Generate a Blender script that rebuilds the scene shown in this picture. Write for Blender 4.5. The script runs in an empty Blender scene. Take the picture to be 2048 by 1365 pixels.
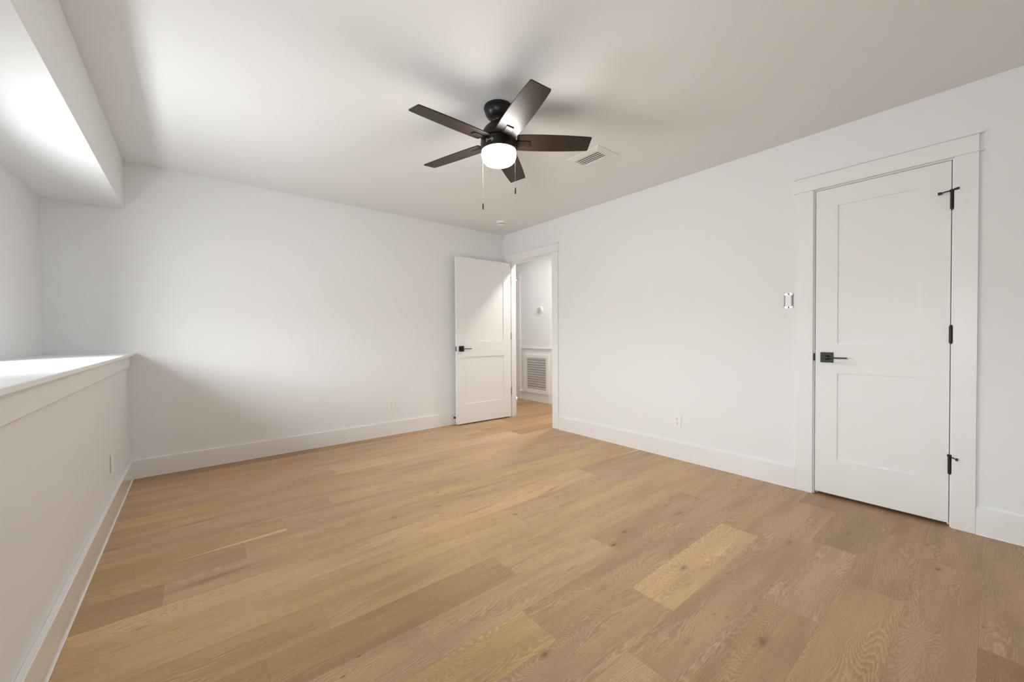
import bpy, bmesh, math, random
from mathutils import Matrix, Vector
random.seed(11)
S = bpy.context.scene
COL = S.collection
PI = math.pi

# ------------------------------------------------------------------ camera
YAW, PITCH, ROLL, FPX = .6835, -.0146, -.0064, 781.8232
fw = Vector((math.sin(YAW)*math.cos(PITCH), math.cos(YAW)*math.cos(PITCH), math.sin(PITCH)))
rt = Vector((math.cos(YAW), -math.sin(YAW), 0))
up = rt.cross(fw)
R_ = rt*math.cos(ROLL) + up*math.sin(ROLL)
U_ = -rt*math.sin(ROLL) + up*math.cos(ROLL)
cam = bpy.data.cameras.new('camera')
cam.sensor_width = 36.0
cam.lens = FPX*36.0/2048.0
cam.clip_start = .02
camo = bpy.data.objects.new('camera', cam)
COL.objects.link(camo)
m = Matrix.Identity(4)
for i in range(3):
    m[i][0], m[i][1], m[i][2] = R_[i], U_[i], -fw[i]
m[0][3], m[1][3], m[2][3] = -3.2741, -4.1854, 1.0914
camo.matrix_world = m
S.camera = camo

# ------------------------------------------------------------------ world, lights, exposure
S.view_settings.view_transform = 'Standard'
S.view_settings.look = 'None'
S.view_settings.gamma = 1
S.view_settings.use_curve_mapping = False
S.view_settings.exposure = 0.0
try:
    S.cycles.max_bounces = 14
    S.cycles.diffuse_bounces = 10
    S.cycles.glossy_bounces = 5
    S.cycles.transparent_max_bounces = 12
    S.cycles.sample_clamp_indirect = 6
    S.cycles.caustics_reflective = False
    S.cycles.caustics_refractive = False
except Exception:
    pass
W = bpy.data.worlds.new('daylight'); S.world = W
W.use_nodes = True
wt = W.node_tree
wb = wt.nodes['Background']
_tc = wt.nodes.new('ShaderNodeTexCoord'); _sp = wt.nodes.new('ShaderNodeSeparateXYZ'); _mr = wt.nodes.new('ShaderNodeMapRange'); _mx = wt.nodes.new('ShaderNodeMix')
_mx.data_type = 'RGBA'; _mr.interpolation_type = 'SMOOTHSTEP'
_mr.inputs[1].default_value, _mr.inputs[2].default_value = -.06, .20
wt.links.new(_tc.outputs['Generated'], _sp.inputs[0]); wt.links.new(_sp.outputs[2], _mr.inputs[0]); wt.links.new(_mr.outputs[0], _mx.inputs[0])
_mx.inputs[6].default_value = (.58, .60, .60, 1)      # bright ground and house fronts outside
_mx.inputs[7].default_value = (.955, 1.0, 1.035, 1)      # overcast sky
wt.links.new(_mx.outputs[2], wb.inputs[0])
wb.inputs[1].default_value = 98.0

WINDOWS = ((-1.765, -1.12), (-4.14, -3.52))      # unseen alcove windows (y ranges); second one added, sizes fitted to the light
WIN_Z0, WIN_Z1 = 1.03, 1.53
def portal(name, loc, rot, sx, sy):
    l = bpy.data.lights.new(name, 'AREA'); l.shape = 'RECTANGLE'
    l.size, l.size_y = sx, sy
    l.cycles.is_portal = True
    o = bpy.data.objects.new(name, l); COL.objects.link(o)
    o.location = loc; o.rotation_euler = rot
    return o
# daylight enters through the alcove windows on the left
for _y0, _y1 in WINDOWS:
    portal('window_daylight', (-4.215, (_y0+_y1)/2, (WIN_Z0+WIN_Z1)/2), (0, -PI/2, 0), WIN_Z1-WIN_Z0, _y1-_y0)

# ------------------------------------------------------------------ node helpers
def mat(name, base=(.8, .8, .8), rough=.5, metal=0, spec=.5, emit=None, estr=0):
    m = bpy.data.materials.new(name); m.use_nodes = True
    b = m.node_tree.nodes['Principled BSDF']
    b.inputs['Base Color'].default_value = (*base, 1)
    b.inputs['Roughness'].default_value = rough
    b.inputs['Metallic'].default_value = metal
    b.inputs['Specular IOR Level'].default_value = spec
    if emit:
        b.inputs['Emission Color'].default_value = (*emit, 1)
        b.inputs['Emission Strength'].default_value = estr
    return m
class NT:
    def __init__(s, m): s.t = m.node_tree; s.b = s.t.nodes['Principled BSDF']
    def n(s, typ, **kw):
        o = s.t.nodes.new(typ)
        for k, v in kw.items(): setattr(o, k, v)
        return o
    def l(s, a, b): s.t.links.new(a, b)
    def math(s, op, a, b=None, c=None, clamp=False):
        o = s.n('ShaderNodeMath', operation=op); o.use_clamp = clamp
        for i, v in enumerate((a, b, c)):
            if v is None: continue
            if isinstance(v, (int, float)): o.inputs[i].default_value = v
            else: s.l(v, o.inputs[i])
        return o.outputs[0]
    def ramp(s, v, lo, hi, a=0., b=1.):
        o = s.n('ShaderNodeMapRange', interpolation_type='SMOOTHSTEP')
        s.l(v, o.inputs[0])
        o.inputs[1].default_value, o.inputs[2].default_value = lo, hi
        o.inputs[3].default_value, o.inputs[4].default_value = a, b
        return o.outputs[0]
    def vec(s, x, y, z):
        o = s.n('ShaderNodeCombineXYZ')
        for i, v in enumerate((x, y, z)):
            if isinstance(v, (int, float)): o.inputs[i].default_value = v
            else: s.l(v, o.inputs[i])
        return o.outputs[0]
    def noise(s, v, scale=1, detail=2, rough=.5, dist=0):
        o = s.n('ShaderNodeTexNoise'); s.l(v, o.inputs['Vector'])
        o.inputs['Scale'].default_value = scale; o.inputs['Detail'].default_value = detail
        o.inputs['Roughness'].default_value = rough; o.inputs['Distortion'].default_value = dist
        return o.outputs[0]
    def mix(s, f, a, b, mode='MIX'):
        o = s.n('ShaderNodeMix', data_type='RGBA', blend_type=mode)
        if isinstance(f, (int, float)): o.inputs[0].default_value = f
        else: s.l(f, o.inputs[0])
        for i, v in ((6, a), (7, b)):
            if isinstance(v, tuple): o.inputs[i].default_value = (*v, 1)
            else: s.l(v, o.inputs[i])
        return o.outputs[2]
def bumped(m, scale, strength, dist=.001):
    q = NT(m); tc = q.n('ShaderNodeTexCoord')
    f = q.noise(tc.outputs['Object'], scale, 3)
    bp = q.n('ShaderNodeBump'); bp.inputs['Strength'].default_value = strength; bp.inputs['Distance'].default_value = dist
    q.l(f, bp.inputs['Height']); q.l(bp.outputs[0], q.b.inputs['Normal'])
    return m

M_wall = bumped(mat('wall_paint', (.785, .80, .81), .62, spec=.3), 260, .08)
M_ceil = bumped(mat('ceiling_paint', (.785, .802, .818), .75, spec=.2), 200, .08)
M_trim = bumped(mat('trim_paint', (.80, .81, .815), .36, spec=.45), 60, .03)
M_base = bumped(mat('gloss_trim_paint', (.80, .81, .815), .06, spec=.55), 8, .01)
M_caulk = bumped(mat('white_caulk', (.84, .84, .84), .5), 60, .05)
M_door = bumped(mat('door_paint', (.795, .80, .80), .42, spec=.5), 60, .03)
M_black = bumped(mat('black_metal', (.010, .010, .011), .42, spec=.45), 400, .05)
M_fan = bumped(mat('fan_bronze', (.011, .008, .0065), .36, spec=.32), 300, .03)
M_plastic = bumped(mat('white_plastic', (.84, .84, .83), .30, spec=.5), 80, .02)
M_slot = bumped(mat('dark_slot', (.012, .011, .010), .7), 80, .02)
M_steel = bumped(mat('brushed_steel', (.52, .52, .52), .35, metal=1), 300, .05)
M_grey = bumped(mat('grey_shadow_box', (.36, .36, .37), .6), 80, .02)
M_nickel = bumped(mat('satin_nickel', (.30, .29, .27), .4, metal=1), 300, .05)
M_vent = bumped(mat('vent_enamel', (.80, .80, .79), .35), 80, .02)
M_globe = bumped(mat('lit_glass', (.9, .9, .88), .3, emit=(1, .95, .89), estr=82.0), 60, .01)
M_lamp = bumped(mat('downlight_lens', (.9, .9, .9), .4, emit=(1, .95, .89), estr=380.0), 60, .01)
M_badge = bumped(mat('badge_silver', (.75, .74, .72), .35, metal=.6), 200, .02)
M_chain = bumped(mat('chain_metal', (.10, .09, .08), .5, spec=.3), 200, .02)
M_dark = bumped(mat('closet_shade_wall', (.20, .19, .18), .8), 100, .05)  # darkness of the unlit closet put into the wall colour

def blade_mat():
    m = mat('fan_blade_espresso', (.02, .014, .010), .40, spec=.30)
    q = NT(m); tc = q.n('ShaderNodeTexCoord'); sp = q.n('ShaderNodeSeparateXYZ')
    q.l(tc.outputs['Object'], sp.inputs[0])
    f = q.noise(q.vec(q.math('MULTIPLY', sp.outputs[0], 5), q.math('MULTIPLY', sp.outputs[1], 160), 0.), 1, 4, .6)
    q.l(q.mix(f, (.016, .010, .0065), (.032, .0195, .0125)), q.b.inputs['Base Color'])
    return m
M_blade = blade_mat()

def glass_mat():
    m = bpy.data.materials.new('window_glass'); m.use_nodes = True
    t = m.node_tree; t.nodes.clear()
    o = t.nodes.new('ShaderNodeOutputMaterial'); mx = t.nodes.new('ShaderNodeMixShader')
    tr = t.nodes.new('ShaderNodeBsdfTransparent'); gl = t.nodes.new('ShaderNodeBsdfGlossy'); gl.inputs['Roughness'].default_value = .02
    no = t.nodes.new('ShaderNodeTexNoise'); no.inputs['Scale'].default_value = 3
    mr = t.nodes.new('ShaderNodeMapRange'); mr.inputs[3].default_value = .04; mr.inputs[4].default_value = .06
    t.links.new(no.outputs[0], mr.inputs[0]); t.links.new(mr.outputs[0], mx.inputs[0])
    t.links.new(tr.outputs[0], mx.inputs[1]); t.links.new(gl.outputs[0], mx.inputs[2]); t.links.new(mx.outputs[0], o.inputs[0])
    return m
M_glass = glass_mat()

# knots (x, y, half length, half width, extra rings, darkness of the heart) and mineral streaks (x, y, half length, half width, slope)
KNOTS = ((-1.606, -1.368, .05, .022, 2, .8), (-1.969, -1.759, .06, .03, 3, .7), (-1.831, -1.95, .06, .022, 2, .7), (-2.075, -1.954, .07, .03, 3, .55), (-2.355, -1.922, .07, .03, 3, .5),
    (-.706, -1.309, .05, .02, 2, .7), (-1.193, -1.366, .05, .02, 2, .6), (-.998, -1.374, .04, .018, 2, .5), (-1.401, -1.489, .05, .018, 2, .5), (-2.177, -1.36, .04, .018, 2, .5),
    (-2.516, -1.192, .05, .02, 2, .45), (-1.765, -2.36, .05, .03, 3, .6), (-1.441, -2.91, .09, .04, 5, .6), (-1.596, -2.953, .06, .03, 4, .9), (-1.002, -2.991, .10, .04, 5, .5),
    (-.705, -2.95, .05, .025, 3, .7), (-.134, -3.008, .05, .025, 3, .7), (-1.516, -3.284, .11, .045, 6, .55), (-1.726, -3.682, .13, .06, 7, .55), (-1.719, -3.509, .03, .015, 1, .5),
    (-1.694, -3.548, .03, .015, 1, .5), (-1.924, -3.139, .14, .05, 7, .25), (-1.931, -3.513, .12, .03, 5, .2), (-2.358, -3.231, .09, .035, 5, .7), (-.372, -3.981, .04, .02, 2, .7),
    (-.627, -4.039, .06, .03, 3, .8), (-.515, -3.702, .07, .04, 4, .35), (-1.152, -4.063, .12, .05, 6, .15), (-1.021, -4.172, .03, .015, 1, .6), (-.883, -3.524, .17, .045, 8, .35),
    (-3.438, -2.177, .10, .03, 5, .35), (-2.853, -2.829, .03, .010, 1, .8), (-2.917, -2.88, .025, .012, 1, .7), (-2.962, -1.21, .04, .018, 2, .5), (-1.62, -3.36, .12, .035, 5, .2))
STREAKS = ((-1.922, -2.167, .13, .008, .05), (-1.672, -1.157, .11, .010, 0.), (-1.329, -2.229, .11, .012, .15), (-3.528, -.918, .05, .006, .1), (-3.635, -1.333, .05, .008, .1),
    (-3.264, -1.233, .12, .014, .1), (-3.201, -1.963, .14, .017, .06), (-1.919, -2.953, .03, .004, .1), (-1.749, -1.878, .26, .010, -.03))
def oak_mat():
    m = mat('white_oak_planks', (.5, .35, .2), .42, spec=.4)
    q = NT(m)
    uv = q.n('ShaderNodeUVMap', uv_map='plank'); sp = q.n('ShaderNodeSeparateXYZ'); q.l(uv.outputs[0], sp.inputs[0])
    U, V = sp.outputs[0], sp.outputs[1]
    tone = q.n('ShaderNodeAttribute', attribute_name='tone').outputs['Color']
    info = q.n('ShaderNodeAttribute', attribute_name='info').outputs['Vector']
    isp = q.n('ShaderNodeSeparateXYZ'); q.l(info, isp.inputs[0])
    seed, swirl, width = isp.outputs[0], isp.outputs[1], isp.outputs[2]
    sz = q.math('MULTIPLY', seed, 57.3)
    # slow warping field: its contour lines are the growth rings (straight grain to cathedrals and ovals)
    f1 = q.noise(q.vec(q.math('MULTIPLY', U, 1.25), q.math('MULTIPLY', V, 6.5), sz), 1, 1.6, .42)
    f2 = q.noise(q.vec(q.math('MULTIPLY', U, 9), q.math('MULTIPLY', V, 60), sz), 1, 3, .6)
    f3 = q.noise(q.vec(q.math('MULTIPLY', U, 40), q.math('MULTIPLY', V, 420), sz), 1, 2, .6)
    ring = q.math('ADD', q.math('MULTIPLY', f1, q.math('MULTIPLY', swirl, 5.0)), q.math('MULTIPLY', V, 125))
    ring = q.math('ADD', ring, q.math('ADD', q.math('MULTIPLY', f2, 2.2), q.math('MULTIPLY', f3, .9)))
    tco = q.n('ShaderNodeTexCoord').outputs['Object']
    wob = q.n('ShaderNodeTexNoise'); wob.inputs['Scale'].default_value = 22; wob.inputs['Detail'].default_value = 2; q.l(tco, wob.inputs['Vector'])
    def vm(op, a, b):
        o = q.n('ShaderNodeVectorMath', operation=op)
        for i, v in enumerate((a, b)):
            if isinstance(v, tuple): o.inputs[i].default_value = v
            else: q.l(v, o.inputs[i])
        return o
    P = vm('ADD', tco, vm('MULTIPLY', vm('SUBTRACT', wob.outputs['Color'], (.5, .5, .5)).outputs[0], (.030, .016, 0)).outputs[0]).outputs[0]
    heart = halo = streak = None
    for kx, ky, rx, ry, rings, dk in KNOTS:
        d = vm('MULTIPLY', vm('SUBTRACT', P, (kx, ky, 0)).outputs[0], (1/rx, 1/ry, 0)).outputs[0]
        e_ = q.math('EXPONENT', q.math('MULTIPLY', vm('DOT_PRODUCT', d, d).outputs['Value'], -.55))
        ring = q.math('MULTIPLY_ADD', e_, rings*1.5, ring)
        core = q.math('MULTIPLY', q.math('POWER', e_, 34.), dk); soft = q.math('MULTIPLY', q.math('POWER', e_, 8.), dk)
        heart = core if heart is None else q.math('MAXIMUM', heart, core)
        halo = soft if halo is None else q.math('MAXIMUM', halo, soft)
    for kx, ky, rx, ry, sl in STREAKS:
        d = vm('SUBTRACT', P, (kx, ky, 0)).outputs[0]
        sd = q.n('ShaderNodeSeparateXYZ'); q.l(d, sd.inputs[0])
        yy = q.math('MULTIPLY', q.math('MULTIPLY_ADD', sd.outputs[0], -sl, sd.outputs[1]), 1/ry); xx = q.math('MULTIPLY', sd.outputs[0], 1/rx)
        e_ = q.math('EXPONENT', q.math('MULTIPLY', q.math('ADD', q.math('MULTIPLY', xx, xx), q.math('MULTIPLY', yy, yy)), -.9))
        streak = e_ if streak is None else q.math('MAXIMUM', streak, e_)
    fr = q.math('FRACT', ring)
    light = q.math('MULTIPLY', q.ramp(fr, .60, .80), q.ramp(fr, 1., .92))   # pale limed pores along each ring
    dark = q.math('MULTIPLY', q.ramp(fr, 0., .12), q.ramp(fr, .62, .15))   # darker late wood behind it
    patch = q.ramp(q.noise(q.vec(q.math('MULTIPLY', U, 2.4), q.math('MULTIPLY', V, 14), q.math('ADD', sz, 33.)), 1, 2, .5), .38, .66)
    pore = q.noise(q.vec(q.math('MULTIPLY', U, 34), q.math('MULTIPLY', V, 1150), sz), 1, 2, .6)
    fleck = q.ramp(pore, .52, .74)
    pale = q.ramp(pore, .47, .30)
    big = q.noise(q.vec(q.math('MULTIPLY', U, 1.6), q.math('MULTIPLY', V, 11), q.math('ADD', sz, 9.)), 1, 3, .55)
    band = q.noise(q.vec(q.math('MULTIPLY', U, .7), q.math('MULTIPLY', V, 70), q.math('ADD', sz, 4.)), 1, 3, .6)
    c = q.mix(q.ramp(big, .35, .68), q.mix(1., tone, (1.10, 1.08, 1.03), 'MULTIPLY'), q.mix(1., tone, (.86, .83, .80), 'MULTIPLY'))
    c = q.mix(q.math('MULTIPLY', q.ramp(band, .5, .75), .34), c, q.mix(1., tone, (.66, .60, .53), 'MULTIPLY'))
    c = q.mix(q.math('MULTIPLY', q.math('MULTIPLY', light, patch), .64), c, q.mix(1., tone, (1.30, 1.36, 1.42), 'MULTIPLY'))
    c = q.mix(q.math('MULTIPLY', dark, .46), c, q.mix(1., tone, (.70, .64, .57), 'MULTIPLY'))
    c = q.mix(q.math('MULTIPLY', fleck, .52), c, q.mix(1., tone, (.58, .52, .46), 'MULTIPLY'))
    c = q.mix(q.math('MULTIPLY', pale, .40), c, q.mix(1., tone, (1.25, 1.28, 1.30), 'MULTIPLY'))
    # mineral streaks and small knots
    st = q.noise(q.vec(q.math('MULTIPLY', U, 2.2), q.math('MULTIPLY', V, 30), q.math('ADD', sz, 21.)), 1, 3, .6)
    c = q.mix(q.math('MULTIPLY', q.ramp(st, .70, .80), .55), c, q.mix(1., tone, (.42, .36, .34), 'MULTIPLY'))
    c = q.mix(q.math('MULTIPLY', streak, .62), c, q.mix(1., tone, (.46, .43, .44), 'MULTIPLY'))
    c = q.mix(q.math('MULTIPLY', halo, .34), c, q.mix(1., tone, (.58, .50, .42), 'MULTIPLY'))
    c = q.mix(heart, c, (.075, .050, .034))
    # bevelled plank edges
    e1 = q.math('MINIMUM', V, q.math('SUBTRACT', width, V))
    e2 = q.n('ShaderNodeAttribute', attribute_name='plen').outputs['Fac']
    e2 = q.math('MINIMUM', U, q.math('SUBTRACT', e2, U))
    edge = q.math('MINIMUM', e1, e2)
    c = q.mix(q.ramp(edge, .0011, 0., 0, .46), c, q.mix(1., tone, (.40, .33, .27), 'MULTIPLY'))
    q.l(c, q.b.inputs['Base Color'])
    h = q.math('SUBTRACT', q.math('MULTIPLY', pore, .25), q.ramp(edge, .0016, 0.))
    bp = q.n('ShaderNodeBump'); bp.inputs['Strength'].default_value = .25; bp.inputs['Distance'].default_value = .0012
    q.l(h, bp.inputs['Height']); q.l(bp.outputs[0], q.b.inputs['Normal'])
    q.l(q.ramp(pore, .3, .7, .36, .50), q.b.inputs['Roughness'])
    return m
M_oak = oak_mat()

# ------------------------------------------------------------------ mesh helpers
def box(bm, x0, x1, y0, y1, z0, z1, M=None):
    vs = [bm.verts.new((x, y, z)) for x in (x0, x1) for y in (y0, y1) for z in (z0, z1)]
    if M: 
        for v in vs: v.co = M @ v.co
    for f in ((0, 1, 3, 2), (4, 6, 7, 5), (0, 4, 5, 1), (2, 3, 7, 6), (0, 2, 6, 4), (1, 5, 7, 3)):
        bm.faces.new([vs[i] for i in f])
def lathe(bm, prof, seg=64, M=None, caps=True):
    rings = []
    for r, z in prof:
        ring = []
        for k in range(seg):
            a = 2*PI*k/seg
            v = Vector((r*math.cos(a), r*math.sin(a), z))
            ring.append(bm.verts.new(M @ v if M else v))
        rings.append(ring)
    for a, b in zip(rings, rings[1:]):
        for k in range(seg):
            bm.faces.new((a[k], a[(k+1) % seg], b[(k+1) % seg], b[k]))
    if caps:
        bm.faces.new(rings[0]); bm.faces.new(rings[-1])
def tube(bm, pts, r, seg=12):
    pts = [Vector(p) for p in pts]; rings = []
    for i, p in enumerate(pts):
        d = (pts[min(i+1, len(pts)-1)]-pts[max(i-1, 0)]).normalized()
        a = d.cross(Vector((0, 0, 1)) if abs(d.z) < .9 else Vector((1, 0, 0))).normalized(); b = d.cross(a)
        rr = r[i] if isinstance(r, (list, tuple)) else r
        rings.append([bm.verts.new(p + a*rr*math.cos(2*PI*k/seg) + b*rr*math.sin(2*PI*k/seg)) for k in range(seg)])
    for A, B in zip(rings, rings[1:]):
        for k in range(seg): bm.faces.new((A[k], A[(k+1) % seg], B[(k+1) % seg], B[k]))
    bm.faces.new(rings[0]); bm.faces.new(rings[-1])
def prism(bm, outline, z0, z1, M=None):
    lo = [bm.verts.new((M or Matrix()) @ Vector((x, y, z0))) for x, y in outline]
    hi = [bm.verts.new((M or Matrix()) @ Vector((x, y, z1))) for x, y in outline]
    bm.faces.new(lo); bm.faces.new(hi); n = len(lo)
    for k in range(n): bm.faces.new((lo[k], lo[(k+1) % n], hi[(k+1) % n], hi[k]))
def rrect(x0, x1, y0, y1, r, n=6):
    o = []
    for cx, cy, a0 in ((x1-r, y1-r, 0), (x0+r, y1-r, PI/2), (x0+r, y0+r, PI), (x1-r, y0+r, 1.5*PI)):
        for k in range(n+1):
            a = a0+PI/2*k/n; o.append((cx+r*math.cos(a), cy+r*math.sin(a)))
    return o
def obj(name, bm, m, parent=None, bevel=0, smooth=False, seg=2):
    bmesh.ops.recalc_face_normals(bm, faces=bm.faces)
    me = bpy.data.meshes.new(name); bm.to_mesh(me); bm.free()
    me.materials.append(m)
    if smooth:
        for p in me.polygons: p.use_smooth = True
    o = bpy.data.objects.new(name, me); COL.objects.link(o)
    if bevel:
        b = o.modifiers.new('bevel', 'BEVEL'); b.width = bevel; b.segments = seg; b.limit_method = 'ANGLE'; b.angle_limit = .6
    if smooth:
        es = o.modifiers.new('edges', 'EDGE_SPLIT'); es.split_angle = .7
    if parent: o.parent = parent
    return o
def boxes(name, lst, m, parent=None, bevel=0, M=None):
    bm = bmesh.new()
    for b in lst: box(bm, *b, M=M)
    return obj(name, bm, m, parent, bevel)
def tag(o, label=None, cat=None, group=None, kind=None):
    if label: o['label'] = label
    if cat: o['category'] = cat
    if group: o['group'] = group
    if kind: o['kind'] = kind
    return o
def struct(name, lst, m, label, bevel=0):
    return tag(boxes(name, lst, m, None, bevel), label, kind='structure')
def empty(name, loc, label, cat, group=None, M=None):
    o = bpy.data.objects.new(name, None); COL.objects.link(o); o.empty_display_size = .05
    if M is not None: o.matrix_world = M
    else: o.location = loc
    return tag(o, label, cat, group)

# ------------------------------------------------------------------ room dimensions (metres; room corner at the origin)
H = 2.44
KX = -3.672          # room face of the knee wall
AX = -4.093          # alcove outer wall
SZ = 2.07            # underside of the dropped alcove ceiling
YF = -6.2            # wall behind the camera
HX = 1.09            # far wall of the hall
WT = .115            # wall thickness
BB = .146            # baseboard height
BT = .017
# openings in the right wall
O1, O0 = -.100, -.921        # hall doorway jamb faces
C1, C0 = -3.4255, -4.0412    # closet doorway jamb faces
DH = 2.050                   # head jamb underside

# ------------------------------------------------------------------ floor: individual boards, rows parallel to the back wall
TAN, YEL, PNK, GRY, BRN, ORG, LGT, PAL, OLV = ((.47, .325, .195), (.50, .345, .185), (.455, .310, .210), (.395, .275, .185), (.335, .215, .125),
    (.435, .275, .150), (.505, .36, .235), (.52, .375, .25), (.42, .30, .165))
rows = {  # row number from y = -3.401: joints (x) and board tones from left to right; last value = how wavy the grain is
    -6: ([-1.9], [(BRN, 8), ((.33, .22, .14), 9)]),
    -5: ([-1.183], [((.24, .135, .075), 10), ((.34, .23, .15), 7)]),
    -4: ([-.557], [((.36, .235, .145), 9), ((.35, .235, .135), 10)]),
    -3: ([-1.062, -.361], [((.40, .26, .15), 10), ((.325, .22, .135), 6), ((.31, .20, .12), 10)]),
    -2: ([-1.467, -.763], [((.375, .25, .15), 10), ((.43, .30, .195), 6), ((.30, .20, .125), 8)]),
    -1: ([-2.131, -.251], [(LGT, 6), ((.415, .285, .19), 8), (BRN, 8)]),
    0: ([-1.825, -.935], [((.465, .32, .215), 9), ((.58, .41, .235), 9), ((.41, .285, .165), 6)]),
    1: ([-2.282, -.394], [((.55, .395, .20), 10), ((.43, .29, .19), 11), ((.43, .30, .19), 8)]),
    2: ([-2.635, -1.628, -.683], [(LGT, 4), ((.51, .355, .245), 5), ((.43, .295, .185), 9), (TAN, 6)]),
    3: ([-3.101, -2.148, -.24], [((.43, .275, .15), 9), ((.405, .265, .15), 5), ((.50, .35, .205), 5), (PNK, 6)]),
    4: ([-2.893], [((.455, .305, .165), 8), ((.525, .375, .215), 4)]),
    5: ([-1.785, -.406], [((.51, .36, .20), 3), ((.45, .315, .205), 10), (TAN, 8)]),
    6: ([-.862], [((.56, .39, .235), 8), ((.415, .285, .19), 7)]),
    7: ([-3.389, -1.469], [((.36, .235, .14), 4), (TAN, 7), (YEL, 5)]),
    8: ([-3.084, -2.079], [((.41, .28, .16), 5), (TAN, 6), (YEL, 6)]),
    9: ([-2.88, -.398], [((.46, .31, .16), 3), (PNK, 7), (LGT, 5)]),
    10: ([-2.589], [((.44, .295, .185), 6), (TAN, 6)]),
    11: ([-3.393, -1.491], [((.42, .285, .18), 4), (PNK, 6), (TAN, 6)]),
    12: ([-2.994, -2.086], [((.48, .32, .17), 5), ((.45, .295, .165), 6), (PNK, 8)]),
    13: ([-2.408, -.501], [((.45, .31, .205), 6), (PAL, 5), ((.29, .165, .08), 5)]),
    14: ([-1.0, .5], [((.45, .30, .175), 5), ((.40, .25, .135), 5), ((.29, .165, .08), 5)]),
    15: ([-.731], [((.45, .305, .195), 6), ((.38, .235, .125), 5)]),
    16: ([-2.393, -.2], [(ORG, 4), ((.42, .285, .185), 5), ((.29, .165, .08), 5)]),
}
PW = .1905
bm = bmesh.new()
uvl = bm.loops.layers.uv.new('plank')
tl = bm.loops.layers.float_color.new('tone')
il = bm.loops.layers.float_vector.new('info')
pl = bm.loops.layers.float.new('plen')
def board(poly, x0, x1, y0, tone, seed, swirl, raw=False):
    if not raw: tone = tuple(.25*m_+.75*t_*k_ for t_, k_, m_ in zip(tone, (1.08, 1.03, .95), (.490, .335, .190)))
    f = bm.faces.new([bm.verts.new((x, y, 0)) for x, y in poly])
    for lp in f.loops:
        c = lp.vert.co
        lp[uvl].uv = (c.x-x0, c.y-y0); lp[tl] = (*tone, 1); lp[il] = (seed, swirl, PW); lp[pl] = x1-x0
FX0, FX1, FY0, FY1 = -3.70, 1.25, -6.3, 1.9
k0, k1 = -16, 28
for k in range(k0, k1):
    y0 = -3.401+PW*k; y1 = y0+PW
    if k in rows: js, tn = rows[k]
    else:
        js = []; x = FX0+random.uniform(.3, 1.6)
        while x < FX1-.3: js.append(x); x += random.uniform(.9, 1.9)
        tn = [(random.choice((TAN, YEL, PNK, ORG, LGT)) if k < 16 else random.choice(((.36, .215, .11), (.29, .165, .08), (.38, .235, .125))), random.uniform(3, 10)) for _ in range(len(js)+1)]
    xs = [FX0]+list(js)+[FX1]
    if 5 <= k <= 14: tn = [(tuple(v_*1.07 for v_ in t_), w_) for t_, w_ in tn]  # sheen on the middle of the floor put into the board tones
    for (a, b), (t, w) in zip(zip(xs, xs[1:]), tn):
        sd = random.random()
        lo = a if a > FX0 else FX0-random.uniform(.1, .6)
        if k == 9 and a == FX0:        # pale wedge of sapwood along the lower edge of this board
            board([(a, y0), (-3.42, y0), (b, y0+.034), (b, y1), (a, y1)], lo, b, y0, t, sd, w)
            board([(-3.42, y0), (b, y0), (b, y0+.034)], lo, b, y0, (.78, .58, .36), sd, 2, True)
        elif k == 6 and b == FX1:
            board([(a, y0), (b, y0), (b, y1-.022), (-.04, y1-.022), (-.36, y1), (a, y1)], lo, b, y0, t, sd, w)
            board([(-.36, y1), (-.04, y1-.022), (b, y1-.022), (b, y1)], lo, b, y0, (.74, .57, .38), sd, 2, True)
        else:
            board([(a, y0), (b, y0), (b, y1), (a, y1)], lo, b, y0, t, sd, w)
top = len(bm.faces)
box(bm, FX0, FX1, -3.401+PW*k0, -3.401+PW*k1, -.12, -.002)
for f in list(bm.faces)[:top]:
    if f.normal.z < 0: f.normal_flip()
me = bpy.data.meshes.new('floor'); bm.normal_update()
for f in list(bm.faces)[:top]:
    if f.normal.z < 0: f.normal_flip()
bm.to_mesh(me); bm.free(); me.materials.append(M_oak)
fl = bpy.data.objects.new('floor', me); COL.objects.link(fl)
tag(fl, 'light oak plank floor running through the room into the hall', kind='structure')

# ------------------------------------------------------------------ walls and ceiling
struct('ceiling', [(AX-.3, HX+.3, YF-.2, 2.0, H, H+.12)], M_ceil, 'smooth white ceiling of the room')
struct('wall_back', [(AX-.2, 0, 0, .12, 0, H)], M_wall, 'plain white wall behind the open door')
struct('wall_right', [(0, WT, YF, C0-.018, 0, H), (0, WT, C1+.018, O0-.018, 0, H), (0, WT, O1+.018, 1.9, 0, H),
                      (0, WT, C0-.018, C1+.018, DH+.018, H), (0, WT, O0-.018, O1+.018, DH+.018, H)], M_wall, 'white wall holding the closet door and the hall doorway')
struct('wall_front', [(KX-.12, WT, YF-.12, YF, 0, H)], M_wall, 'plain white wall behind the camera')
struct('wall_left', [(KX-.10, KX, YF, 0, 0, .956)], M_wall, 'low white knee wall under the deep ledge')
struct('wall_alcove', [(AX-.12, AX, YF, WINDOWS[1][0], .5, SZ+.02), (AX-.12, AX, WINDOWS[1][1], WINDOWS[0][0], .5, SZ+.02), (AX-.12, AX, WINDOWS[0][1], 0, .5, SZ+.02)]
       + [(AX-.12, AX, a_, b_, .5, WIN_Z0) for a_, b_ in WINDOWS] + [(AX-.12, AX, a_, b_, WIN_Z1, SZ+.02) for a_, b_ in WINDOWS],
       M_wall, 'white outer wall at the back of the window alcove')
struct('wall_alcove_end', [(AX-.12, KX, YF-.12, YF, .5, H)], M_wall, 'white end wall of the window alcove')
struct('soffit', [(AX-.12, KX, YF, 0, SZ, H-.0005)], M_wall, 'dropped white soffit over the window alcove')
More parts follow.
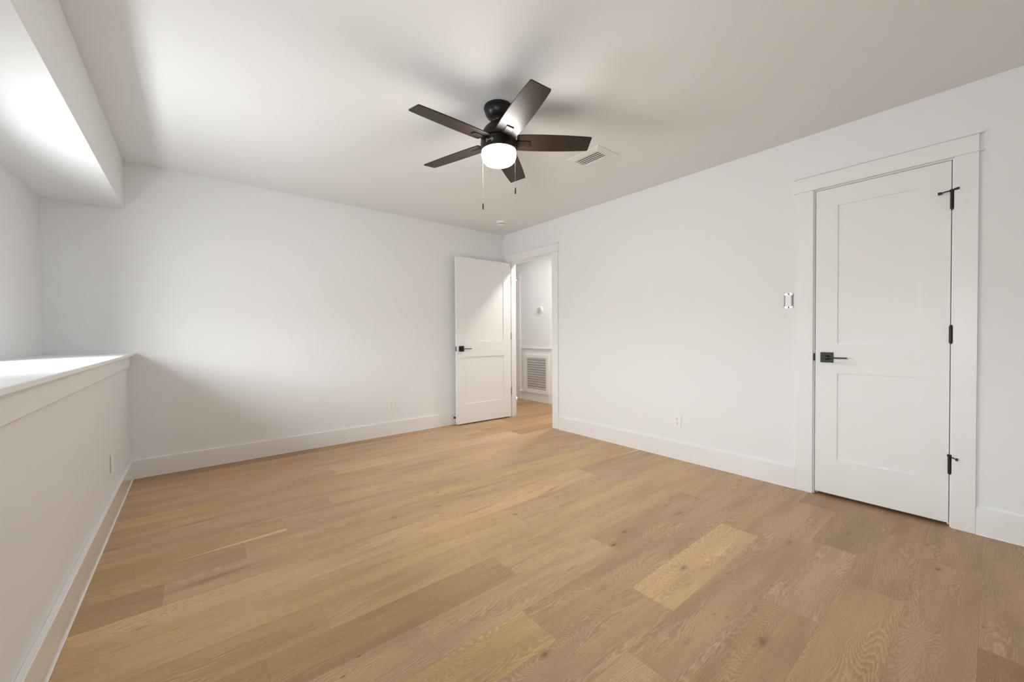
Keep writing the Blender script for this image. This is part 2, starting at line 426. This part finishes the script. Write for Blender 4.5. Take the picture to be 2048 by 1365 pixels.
# ledge cap and the flat board below it
struct('trim_1', [(AX, -3.622, YF, -.0005, .956, .975)], M_trim, 'white board capping the deep ledge above the knee wall', .003)
struct('trim_2', [(KX, -3.653, YF, -.0005, .868, .956)], M_trim, 'flat white apron board under the ledge', .002)
# alcove window
def window(name, x0, x1, y0, y1, z0, z1, axis, label):
    t = .05
    if axis == 'x':
        L = [(x0, x1, y0, y0+t, z0, z1), (x0, x1, y1-t, y1, z0, z1), (x0, x1, y0+t, y1-t, z0, z0+t), (x0, x1, y0+t, y1-t, z1-t, z1)]
        n = 2
        for k in range(1, n): yy = y0+(y1-y0)*k/n; L.append((x0, x1, yy-t/2, yy+t/2, z0+t, z1-t))
    else:
        L = [(x0, x0+t, y0, y1, z0, z1), (x1-t, x1, y0, y1, z0, z1), (x0+t, x1-t, y0, y1, z0, z0+t), (x0+t, x1-t, y0, y1, z1-t, z1)]
        xx = (x0+x1)/2; L.append((xx-t/2, xx+t/2, y0, y1, z0+t, z1-t))
    o = struct(name, L, M_trim, label, .003)
    if axis == 'x': boxes('window_pane', [((x0+x1)/2-.003, (x0+x1)/2+.003, y0+.02, y1-.02, z0+.02, z1-.02)], M_glass, o)
    else: boxes('window_pane', [(x0+.02, x1-.02, (y0+y1)/2-.003, (y0+y1)/2+.003, z0+.02, z1-.02)], M_glass, o)
window('window_1', AX-.09, AX-.03, *WINDOWS[0], WIN_Z0, WIN_Z1, 'x', 'white window above the ledge at the far end of the alcove')
window('added_window', AX-.09, AX-.03, *WINDOWS[1], WIN_Z0, WIN_Z1, 'x', 'narrow white window added out of view at the near end of the alcove')

# baseboards
def baseboard(name, bx, cx, label):
    o = struct(name, [bx], M_base, label, .003)
    boxes('caulk_bead', [cx], M_caulk, o, .0015)
baseboard('baseboard_back', (KX, 0, -BT, 0, 0, BB), (KX+.02, 0, -BT-.0035, -BT+.001, 0, .0045), 'white baseboard along the back wall')
baseboard('baseboard_left', (KX, KX+.021, YF, -BT, 0, BB), (KX+.020, KX+.0255, YF, -BT, 0, .006), 'white baseboard along the knee wall')
baseboard('baseboard_right', (-BT, 0, C1+.103, O0-.101, 0, BB), (-BT-.0035, -BT+.001, C1+.103, O0-.101, 0, .0045), 'white baseboard between the hall doorway and the closet door')
baseboard('baseboard_right_rear', (-BT, 0, YF, C0-.0955, 0, BB), (-BT-.0035, -BT+.001, YF, C0-.0955, 0, .0045), 'white baseboard to the right of the closet door')

# ------------------------------------------------------------------ door casings
def casing(name, y0, y1, cl, cr, label, side=-1, x=0.0, full=True):
    """y0 < y1: jamb faces; cl/cr: outer casing edges."""
    d = .018*side
    X = sorted((x, x+d))
    r = .0075
    L = [(X[0], X[1], cr, y0-r, 0, 2.0595), (X[0], X[1], y1+r, cl, 0, 2.0595)]
    Xh = sorted((x, x+d*1.12))
    L.append((Xh[0], Xh[1], cr, cl, 2.0595, 2.151))
    Xl = sorted((x, x+d*1.75))
    return L, Xl
def doorway(n, y0, y1, cl, cr, label, stop_x, hall=False):
    L, Xl = casing('', y0, y1, cl, cr, label)
    o = struct(n, L, M_trim, label, .0025)
    oh = .014
    clx = min(cl+oh, -.0006)
    boxes('head_cap', [(Xl[0], 0, cr-oh, clx, 2.151, 2.160)], M_trim, o, .002)
    boxes('head_bead', [(Xl[0]+.004, 0, cr-oh, clx, 2.0565, 2.0625)], M_trim, o, .002)
    # jamb lining and stop
    J = [(0, WT, y0-.018, y0, 0, DH), (0, WT, y1, y1+.018, 0, DH), (0, WT, y0-.018, y1+.018, DH, DH+.018)]
    boxes('jamb', J, M_trim, o, .001)
    boxes('jamb_stop', [(stop_x, stop_x+.035, y0, y0+.011, 0, DH), (stop_x, stop_x+.035, y1-.011, y1, 0, DH), (stop_x, stop_x+.035, y0+.011, y1-.011, DH-.011, DH)], M_trim, o, .001)
    return o
tr_closet = doorway('trim_3', C0, C1, C1+.103, C0-.0955, 'white square-edged casing around the closed closet door', .040)
tr_hall = doorway('trim_4', O0, O1, -.0004, O0-.101, 'white square-edged casing around the open hall doorway', .040)
# hall-side casing of the doorway
struct('trim_5', [(WT, WT+.018, O0-.101, O0-.0075, 0, 2.0595), (WT, WT+.018, O1+.0075, O1+.101, 0, 2.0595), (WT, WT+.020, O0-.101, O1+.101, 2.0595, 2.151)], M_trim, 'white casing on the hall side of the doorway', .0025)

# ------------------------------------------------------------------ panel doors
def panel_door(name, width, z0, z1, label, M):
    """local: x = across from hinge edge (0) to latch edge (width), y = 0 front face .. .035 back, z up"""
    st = .116; T = .035
    p = [(.254, .829), (1.0217, 1.928)]
    bm = bmesh.new()
    box(bm, 0, st, 0, T, z0, z1); box(bm, width-st, width, 0, T, z0, z1)
    for a, b in ((z0, p[0][0]), (p[0][1], p[1][0]), (p[1][1], z1)): box(bm, st, width-st, 0, T, a, b)
    o = obj(name, bm, M_door, None)
    tag(o, label, kind='structure')
    for a, b in p:
        bm = bmesh.new()
        box(bm, st-.001, width-st+.001, .0075, T-.0075, a-.001, b+.001)
        obj('door_panel', bm, M_door, o)
    o.matrix_world = M
    return o
def lever(parent, xc, zc, d, width):
    """lever set on the front face; d = direction of the lever along local x"""
    bm = bmesh.new(); prism(bm, rrect(xc-.034, xc+.034, zc-.034, zc+.034, .002), 0, 1)
    for v in bm.verts: v.co = Vector((v.co.x, -.009*v.co.z, v.co.y))
    h = obj('door_handle', bm, M_black, parent, .0015)
    bm = bmesh.new()
    tube(bm, [(xc, -.009, zc), (xc, -.018, zc), (xc, -.046, zc)], [.017, .013, .011], 20)
    prism(bm, rrect(-.016, .112, -.0105, .0105, .004), 0, .009, Matrix.Translation((xc, -.053, zc-.0045)) @ Matrix.Scale(d, 4, (1, 0, 0)))
    obj('lever', bm, M_black, h, .0015)
    # back rosette
    bm = bmesh.new(); box(bm, xc-.034, xc+.034, .035, .044, zc-.034, zc+.034)
    tube(bm, [(xc, .044, zc), (xc, .085, zc)], .011, 16); box(bm, min(xc-d*.014, xc+d*.112), max(xc-d*.014, xc+d*.112), .078, .098, zc-.0045, zc+.0045)
    obj('rear_handle', bm, M_black, parent, .0015)
    # latch faceplate in the door edge
    bm = bmesh.new(); box(bm, width-.0003, width+.0012, .006, .029, zc-.029, zc+.029)
    l = obj('latch_plate', bm, M_black, parent, .0005)
    bm = bmesh.new(); box(bm, width+.001, width+.008, .011, .024, zc-.009, zc+.009); obj('latch_bolt', bm, M_nickel, l, .001)
def hinge(parent, z, m, x=-.003, y=-.006, stop=None):
    bm = bmesh.new()
    for a in range(3): tube(bm, [(x, y, z-.048+.032*a+.0006), (x, y, z-.048+.032*(a+1)-.0006)], .0072, 16)
    tube(bm, [(x, y, z-.053), (x, y, z+.053)], .0048, 12)
    box(bm, x-.0015, x+.0015, y, .022, z-.047, z+.047)
    h = obj('hinge', bm, m, parent, 0)
    if stop:
        bm = bmesh.new()
        s = stop
        lathe(bm, [(.009, 0), (.009, .010)], 16, Matrix.Translation((x, y, z+.046)))
        tube(bm, [(x, y, z+.051), (x+s*.022, y-.016, z+.050), (x+s*.040, y-.020, z+.048)], .0026, 10)
        bm2 = None
        p = obj('hinge_stop', bm, M_black, h)
        return h
    return h

# closed closet door: hinge edge at y = -4.0372, opens into the room
CW = -3.429+4.0375
MC = Matrix(((0, 1, 0, 0), (1, 0, 0, -4.0375), (0, 0, 1, 0), (0, 0, 0, 1)))   # local x -> +y, local y -> +x (into the wall)
d1 = panel_door('door_1', CW, .021, 2.0466, 'closed white two-panel closet door with black lever and hinges', MC)
lever(d1, CW-.0625, .931, -1, CW)
# keep-plate seen in the jamb beside the latch
boxes('strike_plate', [(-.0008, .030, C1-.0012, C1+.0006, .903, .960), (-.006, .0, C1-.0012, C1+.006, .907, .956)], M_black, tr_closet, .0008)
def closet_hinge(z, rod):
    h = hinge(d1, z, M_black)
    x, y = -.003, -.006
    if rod:
        bm = bmesh.new()
        zt = z+.046 
        lathe(bm, [(.0095, 0), (.0095, .012)], 16, Matrix.Translation((x, y, zt)))
        if rod == 1:   # pin stop: threaded rod with square pad over the door, knob over the casing
            tube(bm, [(x, y, zt+.006), (.020, -.017, zt+.003), (.034, -.021, zt-.002)], .0032, 10)
            tube(bm, [(x, y, zt+.006), (-.012, -.016, zt+.008)], .0045, 10)
        else:
            tube(bm, [(x, y, zt+.004), (-.014, -.018, zt-.001), (-.028, -.028, zt-.005)], [.005, .0035, .003], 10)
        st = obj('hinge_pin_stop', bm, M_black, h)
        bm = bmesh.new()
        if rod == 1:
            box(bm, .034, .050, -.026, -.016, zt-.010, zt+.004)
            tube(bm, [(-.012, -.016, zt+.008), (-.030, -.020, zt+.010)], [.0062, .0066], 14)
        else:
            tube(bm, [(-.028, -.028, zt-.005), (-.034, -.030, zt-.006)], [.0085, .0075], 14)
        obj('bumper', bm, M_black, h, .001)
closet_hinge(1.826, 1); closet_hinge(1.081, 0); closet_hinge(.350, 2)

# open hall door, swung back against the back wall
OW = .813
ang = math.atan2(.031, .816)
u = Vector((-math.cos(ang), math.sin(ang), 0)); v = Vector((math.sin(ang), math.cos(ang), 0))   # v: thickness, towards the back wall
MO = Matrix(((u.x, v.x, 0, -.003), (u.y, v.y, 0, -.142), (0, 0, 1, 0), (0, 0, 0, 1)))
d2 = panel_door('door_2', OW, .014, 2.0466, 'open white two-panel door standing against the back wall', MO)
lever(d2, OW-.0625, .931, -1, OW)
for z in (1.826, 1.081, .350):
    bm = bmesh.new()
    tube(bm, [(-.010, .041, z-.048), (-.010, .041, z+.048)], .0065, 14)
    box(bm, -.0014, .0002, .006, .035, z-.047, z+.047)
    box(bm, -.012, -.002, .0005, .0035, z-.047, z+.047)
    obj('hinge', bm, M_nickel, d2)

# closet and hall spaces behind the doorways
struct('wall_closet', [(WT, 1.0, C0-.5, C0-.46, 0, H), (WT, 1.0, C1+.46, C1+.5, 0, H), (.96, 1.0, C0-.46, C1+.46, 0, H)], M_dark, 'unlit walls of the closet behind the closed door')
struct('wall_hall', [(HX, HX+.12, -2.1, .94, 0, H), (HX, HX+.12, .94, 1.9, 2.06, H), (HX, HX+.12, 1.86, 1.9, 0, 2.06)], M_wall, 'white far wall of the hall beyond the doorway')
struct('wall_hall_end', [(WT, HX+.12, 1.9, 2.0, 0, H), (WT, HX+.12, -2.2, -2.1, 0, H)], M_wall, 'white end walls of the hall')
struct('trim_6', [(HX-.022, HX, -2.1, .884, .866, .884), (HX-.014, HX, -2.1, .884, .84, .866), (HX-.007, HX, -2.1, .884, 0, .84)], M_trim, 'white chair rail and wainscot panel on the hall wall', .002)
struct('trim_7', [(HX-.018, HX, .93, 1.02, 0, 2.055), (HX-.018, HX, 1.80, 1.86, 0, 2.055), (HX-.020, HX, .93, 1.86, 2.055, 2.150), (HX-.032, HX, .916, 1.87, 2.150, 2.160), (HX-.028, HX, .916, 1.87, 2.052, 2.058)], M_trim, 'white casing of a further door at the left of the hall wall', .002)
d3 = struct('door_3', [(HX+.002, HX+.037, 1.025, 1.795, .012, 2.046)], M_door, 'white door at the end of the hall, only its hinge edge showing', .0015)
for z in (1.82, 1.08, .145):
    bm = bmesh.new(); tube(bm, [(HX-.006, 1.022, z-.048), (HX-.006, 1.022, z+.048)], .0075, 14); obj('hinge', bm, M_nickel, d3)

# ------------------------------------------------------------------ hall fittings
g = empty('return_air_grille', (HX-.007, .54, .47), 'white louvred return air grille low on the hall wall', 'air grille')
def at(o, *b): # boxes given in world coordinates, stored relative to the empty
    l = o.location; return [(c[0]-l.x, c[1]-l.x, c[2]-l.y, c[3]-l.y, c[4]-l.z, c[5]-l.z) for c in b]
gy0, gy1, gz0, gz1 = .238, .842, .137, .775
iy0, iy1, iz0, iz1 = .300, .752, .205, .715
x1 = HX-.007
boxes('grille_frame', at(g, (x1-.016, x1, gy0, iy0, gz0, gz1), (x1-.016, x1, iy1, gy1, gz0, gz1), (x1-.016, x1, iy0, iy1, gz0, iz0), (x1-.016, x1, iy0, iy1, iz1, gz1)), M_plastic, g, .003)
boxes('backing', at(g, (x1-.003, x1, iy0, iy1, iz0, iz1)), M_grey, g)  # grey sheet, shade between the louvers put into its colour
nS = 13
for k in range(nS):
    z = iz0+(iz1-iz0)*(k+.5)/nS
    bm = bmesh.new()
    M = Matrix.Translation((x1-.010-g.location.x, (iy0+iy1)/2-g.location.y, z-g.location.z)) @ Matrix.Rotation(-.75, 4, 'Y')
    box(bm, -.0016, .0016, -(iy1-iy0)/2, (iy1-iy0)/2, -.0155, .0155, M)
    obj('louver', bm, M_plastic, g)
# round white fitting on the hall wall
r_ = empty('wall_speaker', (HX, .44, 1.502), 'small round white fitting on the hall wall above the air grille', 'wall fitting')
r_['label'] = 'small round white fitting on the hall wall above the air grille'
MY = Matrix.Rotation(-PI/2, 4, 'Y')
bm = bmesh.new(); lathe(bm, [(.060, 0), (.060, .010), (.054, .016)], 40, MY); obj('base', bm, M_plastic, r_, smooth=True)
bm = bmesh.new(); lathe(bm, [(.043, .014), (.043, .030), (.036, .038)], 40, MY); obj('cover', bm, bumped(mat('grey_plastic', (.50, .50, .50), .4), 80, .02), r_, smooth=True)
r_.name = 'round_wall_fitting'
# white bumper on the hall wall
w_ = empty('hall_door_bumper', (HX-.007, .896, .147), 'tiny white door bumper beside the air grille in the hall', 'door stop')
bm = bmesh.new(); lathe(bm, [(.022, 0), (.022, .004), (.010, .010), (.010, .040)], 24, MY); obj('stem', bm, M_plastic, w_, smooth=True)
bm = bmesh.new(); lathe(bm, [(.013, .038), (.014, .050), (.010, .056)], 24, MY); obj('rubber_tip', bm, M_plastic, w_, smooth=True)
# recessed downlight in the hall ceiling
dl = empty('recessed_downlight', (.46, -.74, H), 'round recessed downlight in the hall ceiling right of the doorway', 'ceiling light', 'downlights in the hall ceiling')
bm = bmesh.new(); lathe(bm, [(.085, -.004), (.105, -.004), (.105, 0), (.085, 0)], 40, caps=False); t0 = obj('trim_ring', bm, M_plastic, dl)
bm = bmesh.new(); lathe(bm, [(.085, -.003), (.02, -.0035)], 40); t1 = obj('lens', bm, M_lamp, dl)
dl2 = dl.copy(); COL.objects.link(dl2); dl2.location = (.52, .46, H); dl2['label'] = 'dimmer round downlight in the hall ceiling behind the open door'
c = t0.copy(); COL.objects.link(c); c.parent = dl2
c = t1.copy(); c.data = t1.data.copy(); c.data.materials[0] = bumped(mat('dim_downlight_lens', (.9, .9, .9), .4, emit=(1, .95, .89), estr=28.0), 60, .01)
COL.objects.link(c); c.parent = dl2

# ------------------------------------------------------------------ wall plates
def plate_matrix(loc, nrm):
    """local x = to the right as seen by a viewer, y = out of the wall, z up"""
    n = Vector(nrm); z = Vector((0, 0, 1)); x = n.cross(z) * -1
    M = Matrix(((x.x, n.x, 0, loc[0]), (x.y, n.y, 0, loc[1]), (x.z, n.z, 1, loc[2]), (0, 0, 0, 1)))
    return M
def plate_prism(bm, o2, y0, y1):
    prism(bm, o2, 0, 1)
def flat(outline, y0, y1):
    bm = bmesh.new(); prism(bm, outline, 0, 1)
    for v in bm.verts: v.co = Vector((v.co.x, y0+(y1-y0)*v.co.z, v.co.y))
    return bm
def plate_with_hole(w, h, iw, ih, y0, y1):
    bm = bmesh.new()
    box(bm, -w, -iw, y0, y1, -h, h); box(bm, iw, w, y0, y1, -h, h); box(bm, -iw, iw, y0, y1, -h, -ih); box(bm, -iw, iw, y0, y1, ih, h)
    bmesh.ops.remove_doubles(bm, verts=bm.verts, dist=.0001)
    return bm
def outlet(loc, nrm, label, proud=.006):
    e = empty('wall_outlet', None, label, 'power outlet', 'duplex outlets above the baseboards', plate_matrix(loc, nrm))
    obj('cover_plate', plate_with_hole(.035, .0575, .0165, .0335, 0, proud), M_plastic, e, .0015)
    bm = flat(rrect(-.0163, .0163, -.0333, .0333, .002), .0, proud-.0003)
    rc = obj('receptacle', bm, M_plastic, e, .0005)
    bm = bmesh.new(); y0, y1 = proud-.0006, proud+.0002
    for s in (.0195, -.0195):
        zc = s+(.002 if s > 0 else .002)
        box(bm, -.0078, -.0052, y0, y1, zc-.001, zc+.0075); box(bm, .0052, .0078, y0, y1, zc-.001, zc+.0075)
        lathe(bm, [(.0034, 0), (.0034, .0008)], 14, Matrix.Translation((0, y0+.0008, zc-.0085)) @ Matrix.Rotation(PI/2, 4, 'X'))
    obj('socket_slots', bm, M_slot, rc)
    return e
outlet((-1.590, 0, .330), (0, -1, 0), 'white duplex outlet low on the back wall left of the open door')
outlet((0, -2.452, .330), (-1, 0, 0), 'white duplex outlet low on the wall left of the closet door')
e = empty('wall_plate', None, 'white blank wall plate standing slightly off the knee wall under the ledge', 'wall plate', None, plate_matrix((KX, -.825, .333), (1, 0, 0)))
bm = flat(rrect(-.035, .035, -.0575, .0575, .003), .0014, .0075); obj('cover_plate', bm, M_plastic, e, .0015)
bm = bmesh.new(); box(bm, -.032, .032, 0, .0014, -.054, .048); obj('gap_shade', bm, M_slot, e)  # dark sheet painting the shade in the gap behind the plate
# finished rocker switch by the hall doorway
e = empty('light_switch', None, 'white rocker light switch with cover plate beside the hall doorway', 'light switch', None, plate_matrix((0, -1.079, 1.337), (-1, 0, 0)))
obj('cover_plate', plate_with_hole(.035, .0575, .0165, .0335, 0, .006), M_plastic, e, .0015)
for z0_, z1_ in ((-.0333, -.024), (.027, .0333)):
    boxes('switch_frame', [(-.0163, .0163, 0, .0062, z0_, z1_)], M_plastic, e, .0005)
bm = bmesh.new(); box(bm, -.0150, .0150, .001, .0085, -.0235, .0265, Matrix.Rotation(-.07, 4, 'X')); obj('rocker', bm, M_plastic, e, .001)
# unfinished switch beside the closet door: no cover plate, metal strap showing, shade of the box gap painted as grey sheets
e = empty('uncovered_light_switch', None, 'unfinished light switch without its cover plate beside the closet door', 'light switch', None, plate_matrix((0, -3.274, 1.324), (-1, 0, 0)))
bm = bmesh.new(); box(bm, -.0285, .0285, 0, .0006, -.047, .047); obj('wall_box_shade', bm, M_grey, e)
for s in (1, -1):
    bm = bmesh.new(); pts = [(-.0275, .039), (.0275, .039), (.0275, .050), (.019, .050), (.019, .056), (.008, .056), (.008, .050), (-.008, .050), (-.008, .056), (-.019, .056), (-.019, .050), (-.0275, .050)]
    prism(bm, [(x, z*s) for x, z in pts], 0, 1)
    for v in bm.verts: v.co = Vector((v.co.x, .0008+.0014*v.co.z, v.co.y))
    obj('metal_strap', bm, M_steel, e)
    bm = bmesh.new(); lathe(bm, [(.0042, 0), (.0042, .0014)], 14, Matrix.Translation((0, .0040, s*.046)) @ Matrix.Rotation(PI/2, 4, 'X')); obj('strap_screw', bm, M_slot, e)
    for x0_, x1_ in ((-.0292, -.0272), (.0272, .0292)):
        boxes('strap_ear', [(x0_, x1_, .0004, .0030, min(s*.036, s*.051), max(s*.036, s*.051))], M_slot, e)
bm = bmesh.new(); box(bm, -.0195, .0195, .0006, .006, -.0395, .0395); fr = obj('switch_body', bm, M_plastic, e, .001)
bm = bmesh.new(); box(bm, -.0165, .0165, .003, .010, -.0335, .0335, Matrix.Rotation(-.05, 4, 'X')); obj('rocker', bm, M_plastic, e, .001)
M_gap = bumped(mat('gap_shade_grey', (.26, .26, .28), .6), 80, .02)
for x0_, x1_ in ((.0200, .0290), (-.0265, -.0200)):
    boxes('gap_shade', [(x0_, x1_, .0007, .0013, -.036, .036)], M_gap, e)

# black door stop behind the open door
e = empty('door_stop', (-.800, -BT, .083), 'black rubber-tipped door stop on the baseboard behind the open door', 'door stop')
MS = Matrix.Rotation(PI/2, 4, 'X')
bm = bmesh.new(); lathe(bm, [(.013, 0), (.013, .003), (.006, .006), (.006, .030)], 20, MS); obj('stem', bm, M_black, e, smooth=True)
bm = bmesh.new(); lathe(bm, [(.0075, .030), (.0085, .036), (.007, .042)], 20, MS); obj('rubber_tip', bm, M_black, e, smooth=True)

# ------------------------------------------------------------------ ceiling: supply vent, smoke detector
vx0, vx1, vy0, vy1 = -1.030, -.783, -2.411, -2.108
e = empty('ceiling_vent', ((vx0+vx1)/2, (vy0+vy1)/2, H), 'white louvred supply air vent in the ceiling beside the fan', 'air vent')
ox, oy = e.location.x, e.location.y
sx0, sx1, sy0, sy1 = -.985-ox, -.862-ox, -2.366-oy, -2.150-oy
a0, a1, b0, b1 = vx0-ox, vx1-ox, vy0-oy, vy1-oy
bm = bmesh.new()
def sloped(bm, o, i, zo, zi):
    P = [bm.verts.new((x, y, zo)) for x, y in ((o[0], o[2]), (o[1], o[2]), (o[1], o[3]), (o[0], o[3]))]
    Q = [bm.verts.new((x, y, zi)) for x, y in ((i[0], i[2]), (i[1], i[2]), (i[1], i[3]), (i[0], i[3]))]
    T_ = [bm.verts.new((x, y, -.0002)) for x, y in ((o[0], o[2]), (o[1], o[2]), (o[1], o[3]), (o[0], o[3]))]
    Q2 = [bm.verts.new((x, y, -.0004)) for x, y in ((i[0], i[2]), (i[1], i[2]), (i[1], i[3]), (i[0], i[3]))]
    for k in range(4):
        j = (k+1) % 4
        bm.faces.new((P[k], P[j], Q[j], Q[k])); bm.faces.new((T_[k], T_[j], P[j], P[k])); bm.faces.new((Q[k], Q[j], Q2[j], Q2[k])); bm.faces.new((Q2[k], Q2[j], T_[j], T_[k]))
sloped(bm, (a0, a1, b0, b1), (sx0, sx1, sy0, sy1), -.004, -.016)
obj('vent_frame', bm, M_vent, e)
boxes('duct_shade', [(sx0, sx1, sy0, sy1, -.0012, -.0004)], M_slot, e)  # black sheet under the ceiling, duct darkness put into its colour
nL = 5
for k in range(nL):
    xc = sx0+(sx1-sx0)*(k+.62)/nL
    bm = bmesh.new(); box(bm, -.0012, .0012, sy0, sy1, -.0068, .0068, Matrix.Translation((xc, 0, -.0125)) @ Matrix.Rotation(1.40, 4, 'Y'))
    obj('louver', bm, M_vent, e)
e = empty('smoke_detector', (-.425, -.50, H), 'round white smoke detector on the ceiling above the open door', 'smoke detector')
bm = bmesh.new(); lathe(bm, [(.066, 0), (.066, -.010), (.062, -.014)], 48); obj('base', bm, M_plastic, e, smooth=True)
bm = bmesh.new(); lathe(bm, [(.057, -.013), (.056, -.028)], 48); obj('body', bm, M_plastic, e, smooth=True)
bm = bmesh.new(); lathe(bm, [(.048, -.027), (.048, -.0345)], 48); obj('sensor_slot', bm, M_slot, e)
bm = bmesh.new(); lathe(bm, [(.052, -.0340), (.053, -.040), (.045, -.047), (.02, -.049)], 48); obj('cover', bm, M_plastic, e, smooth=True)

e.scale = (.84, .84, .95)

# ------------------------------------------------------------------ ceiling fan
F0 = Vector((-1.857, -2.3317, H))
fan = empty('ceiling_fan', F0, 'dark bronze five-blade ceiling fan with a lit round light', 'ceiling fan')
def fz(z): return z-H
bm = bmesh.new(); lathe(bm, [(.070, 0), (.0845, -.001), (.0865, -.010), (.0845, -.018), (.0815, -.020), (.0815, -.025), (.0775, -.040), (.068, -.056), (.054, -.068), (.046, -.072), (.045, -.077), (.040, -.078), (.038, -.086), (.028, -.094), (.018, -.097)], 64)
obj('canopy', bm, M_fan, fan, smooth=True)
TILT = Matrix.Rotation(-.0318, 4, 'X')
piv = Matrix.Translation((0, 0, fz(2.2348))) @ TILT     # blade plane of the slightly tilted fan body
bm = bmesh.new(); lathe(bm, [(.0125, .14), (.0125, .100)], 32, piv); lathe(bm, [(.020, .118), (.022, .108), (.020, .097)], 32, piv); obj('down_rod', bm, M_fan, fan, smooth=True)
bm = bmesh.new(); lathe(bm, [(.024, .112), (.050, .104), (.074, .088), (.090, .066), (.099, .042), (.104, .020), (.1045, .010), (.098, .009)], 72, piv); obj('motor_housing', bm, M_fan, fan, smooth=True)
bm = bmesh.new(); lathe(bm, [(.092, .014), (.092, -.004)], 64, piv); obj('flywheel', bm, M_slot, fan, smooth=True)
bm = bmesh.new(); lathe(bm, [(.098, .003), (.1045, .002), (.1068, -.004), (.1072, -.055), (.1060, -.060), (.100, -.061)], 72, piv); ring = obj('light_ring', bm, M_fan, fan, smooth=True)
bm = bmesh.new(); lathe(bm, [(.1000, -.058), (.1010, -.070), (.1005, -.086), (.098, -.099), (.093, -.109), (.085, -.117), (.070, -.122), (.045, -.125), (.015, -.126)], 72, piv); obj('light_globe', bm, M_globe, fan, smooth=True)
half = [(.107, .0625), (.15, .0655), (.20, .0672), (.26, .0675), (.32, .067), (.38, .0655), (.44, .063), (.50, .0597), (.540, .0568)]
tipc = [(.5475, .0548), (.5505, .0500)]
out = half+tipc
outline = out+[(x, -y) for x, y in reversed(out)]
outline = [(.107, .057), (.112, .0627)]+outline[1:-1]+[(.112, -.0627), (.107, -.057)]
bme = bmesh.new(); prism(bme, outline, -.003, .003)
b0 = obj('blade', bme, M_blade, fan, .0012)
bme = bmesh.new()
prism(bme, rrect(.100, .186, -.021, .021, .003), -.0085, -.003)
prism(bme, rrect(.060, .112, -.018, .018, .002), -.0085, .004)
i0 = obj('blade_iron', bme, M_fan, b0, .001)
for k in range(5):
    Mb = piv @ Matrix.Rotation(3.1735+k*2*PI/5, 4, 'Z') @ Matrix.Rotation(-.2175, 4, 'X')
    if k == 0: b = b0
    else:
        b = b0.copy(); COL.objects.link(b); b.parent = fan
        c = i0.copy(); COL.objects.link(c); c.parent = b
    b.matrix_parent_inverse = Matrix.Identity(4)
    b.matrix_local = Mb
# pull chains
def chain(dx, dy, z1, ztip, label):
    bm = bmesh.new()
    z = 2.190; rr = math.hypot(dx, dy)
    ux, uy = dx/rr, dy/rr
    tube(bm, [(ux*.106, uy*.106, fz(2.186)), (dx, dy, fz(2.183))], .003, 10)
    n = int((2.183-z1)/.0045)
    for j in range(n):                                   # beaded chain
        zz = 2.183-.0045*j
        lathe(bm, [(.0005, .0021), (.0011, .0009), (.0011, -.0009), (.0005, -.0024)], 6, Matrix.Translation((dx, dy, fz(zz))))
    c = obj('pull_chain', bm, M_chain, fan)
    bm = bmesh.new(); lathe(bm, [(.0015, z1+.004), (.0040, z1), (.0044, z1-.010), (.0040, ztip+.004), (.003, ztip)], 20, Matrix.Translation((dx, dy, -H)))
    obj('pull_knob', bm, M_black, c, smooth=True)
chain(.042, -.102, 1.949, 1.911, '')
chain(-.045, .100, 1.893, 1.855, '')
# maker's badge on the ring
ba = math.atan2(-.795, -.607) - .50
MB = piv @ Matrix.Rotation(ba, 4, 'Z') @ Matrix.Translation((.1070, 0, -.030)) @ Matrix(((0, 0, 1, 0), (1, 0, 0, 0), (0, 1, 0, 0), (0, 0, 0, 1)))
def bend(bm):   # wrap a flat badge (local x across, y up, z out) round the ring
    for v_ in bm.verts:
        a = v_.co.x/.107; r = .107+v_.co.z
        v_.co = (piv @ Matrix.Rotation(ba+a, 4, 'Z')) @ Vector((r, 0, -.030+v_.co.y))
def strip(bm, pts, w, z0, z1, closed=True):
    n = len(pts)
    for k in range(n if closed else n-1):
        a, b = Vector(pts[k]), Vector(pts[(k+1) % n]); L = (b-a).length; d = (b-a).normalized()
        Mx = Matrix.Translation((a.x, a.y, 0)) @ Matrix.Rotation(math.atan2(d.y, d.x), 4, 'Z')
        box(bm, -w/2, L+w/2, -w/2, w/2, z0, z1, Mx)
bm = bmesh.new(); prism(bm, [(-.023, -.0085), (.016, -.0085), (.023, 0), (.016, .0085), (-.023, .0085)], -.0004, .0006); bend(bm); bd = obj('badge', bm, M_fan, fan)
bm = bmesh.new(); strip(bm, [(-.023, -.0085), (.016, -.0085), (.023, 0), (.016, .0085), (-.023, .0085)], .0014, 0, .0012); bend(bm); obj('badge_border', bm, M_badge, bd)
tc = bpy.data.curves.new('badge_text', 'FONT'); tc.body = 'HUNTER'; tc.size = .0105; tc.align_x = 'CENTER'; tc.align_y = 'CENTER'; tc.extrude = .0003
to = bpy.data.objects.new('badge_text', tc); COL.objects.link(to)
dg = bpy.context.evaluated_depsgraph_get(); tm = bpy.data.meshes.new_from_object(to.evaluated_get(dg))
bpy.data.objects.remove(to)
bm = bmesh.new(); bm.from_mesh(tm); bpy.data.meshes.remove(tm)
for v_ in bm.verts: v_.co.x -= .0035; v_.co.z += .0008
bend(bm); obj('badge_text', bm, M_badge, bd)
bpy.context.view_layer.update()
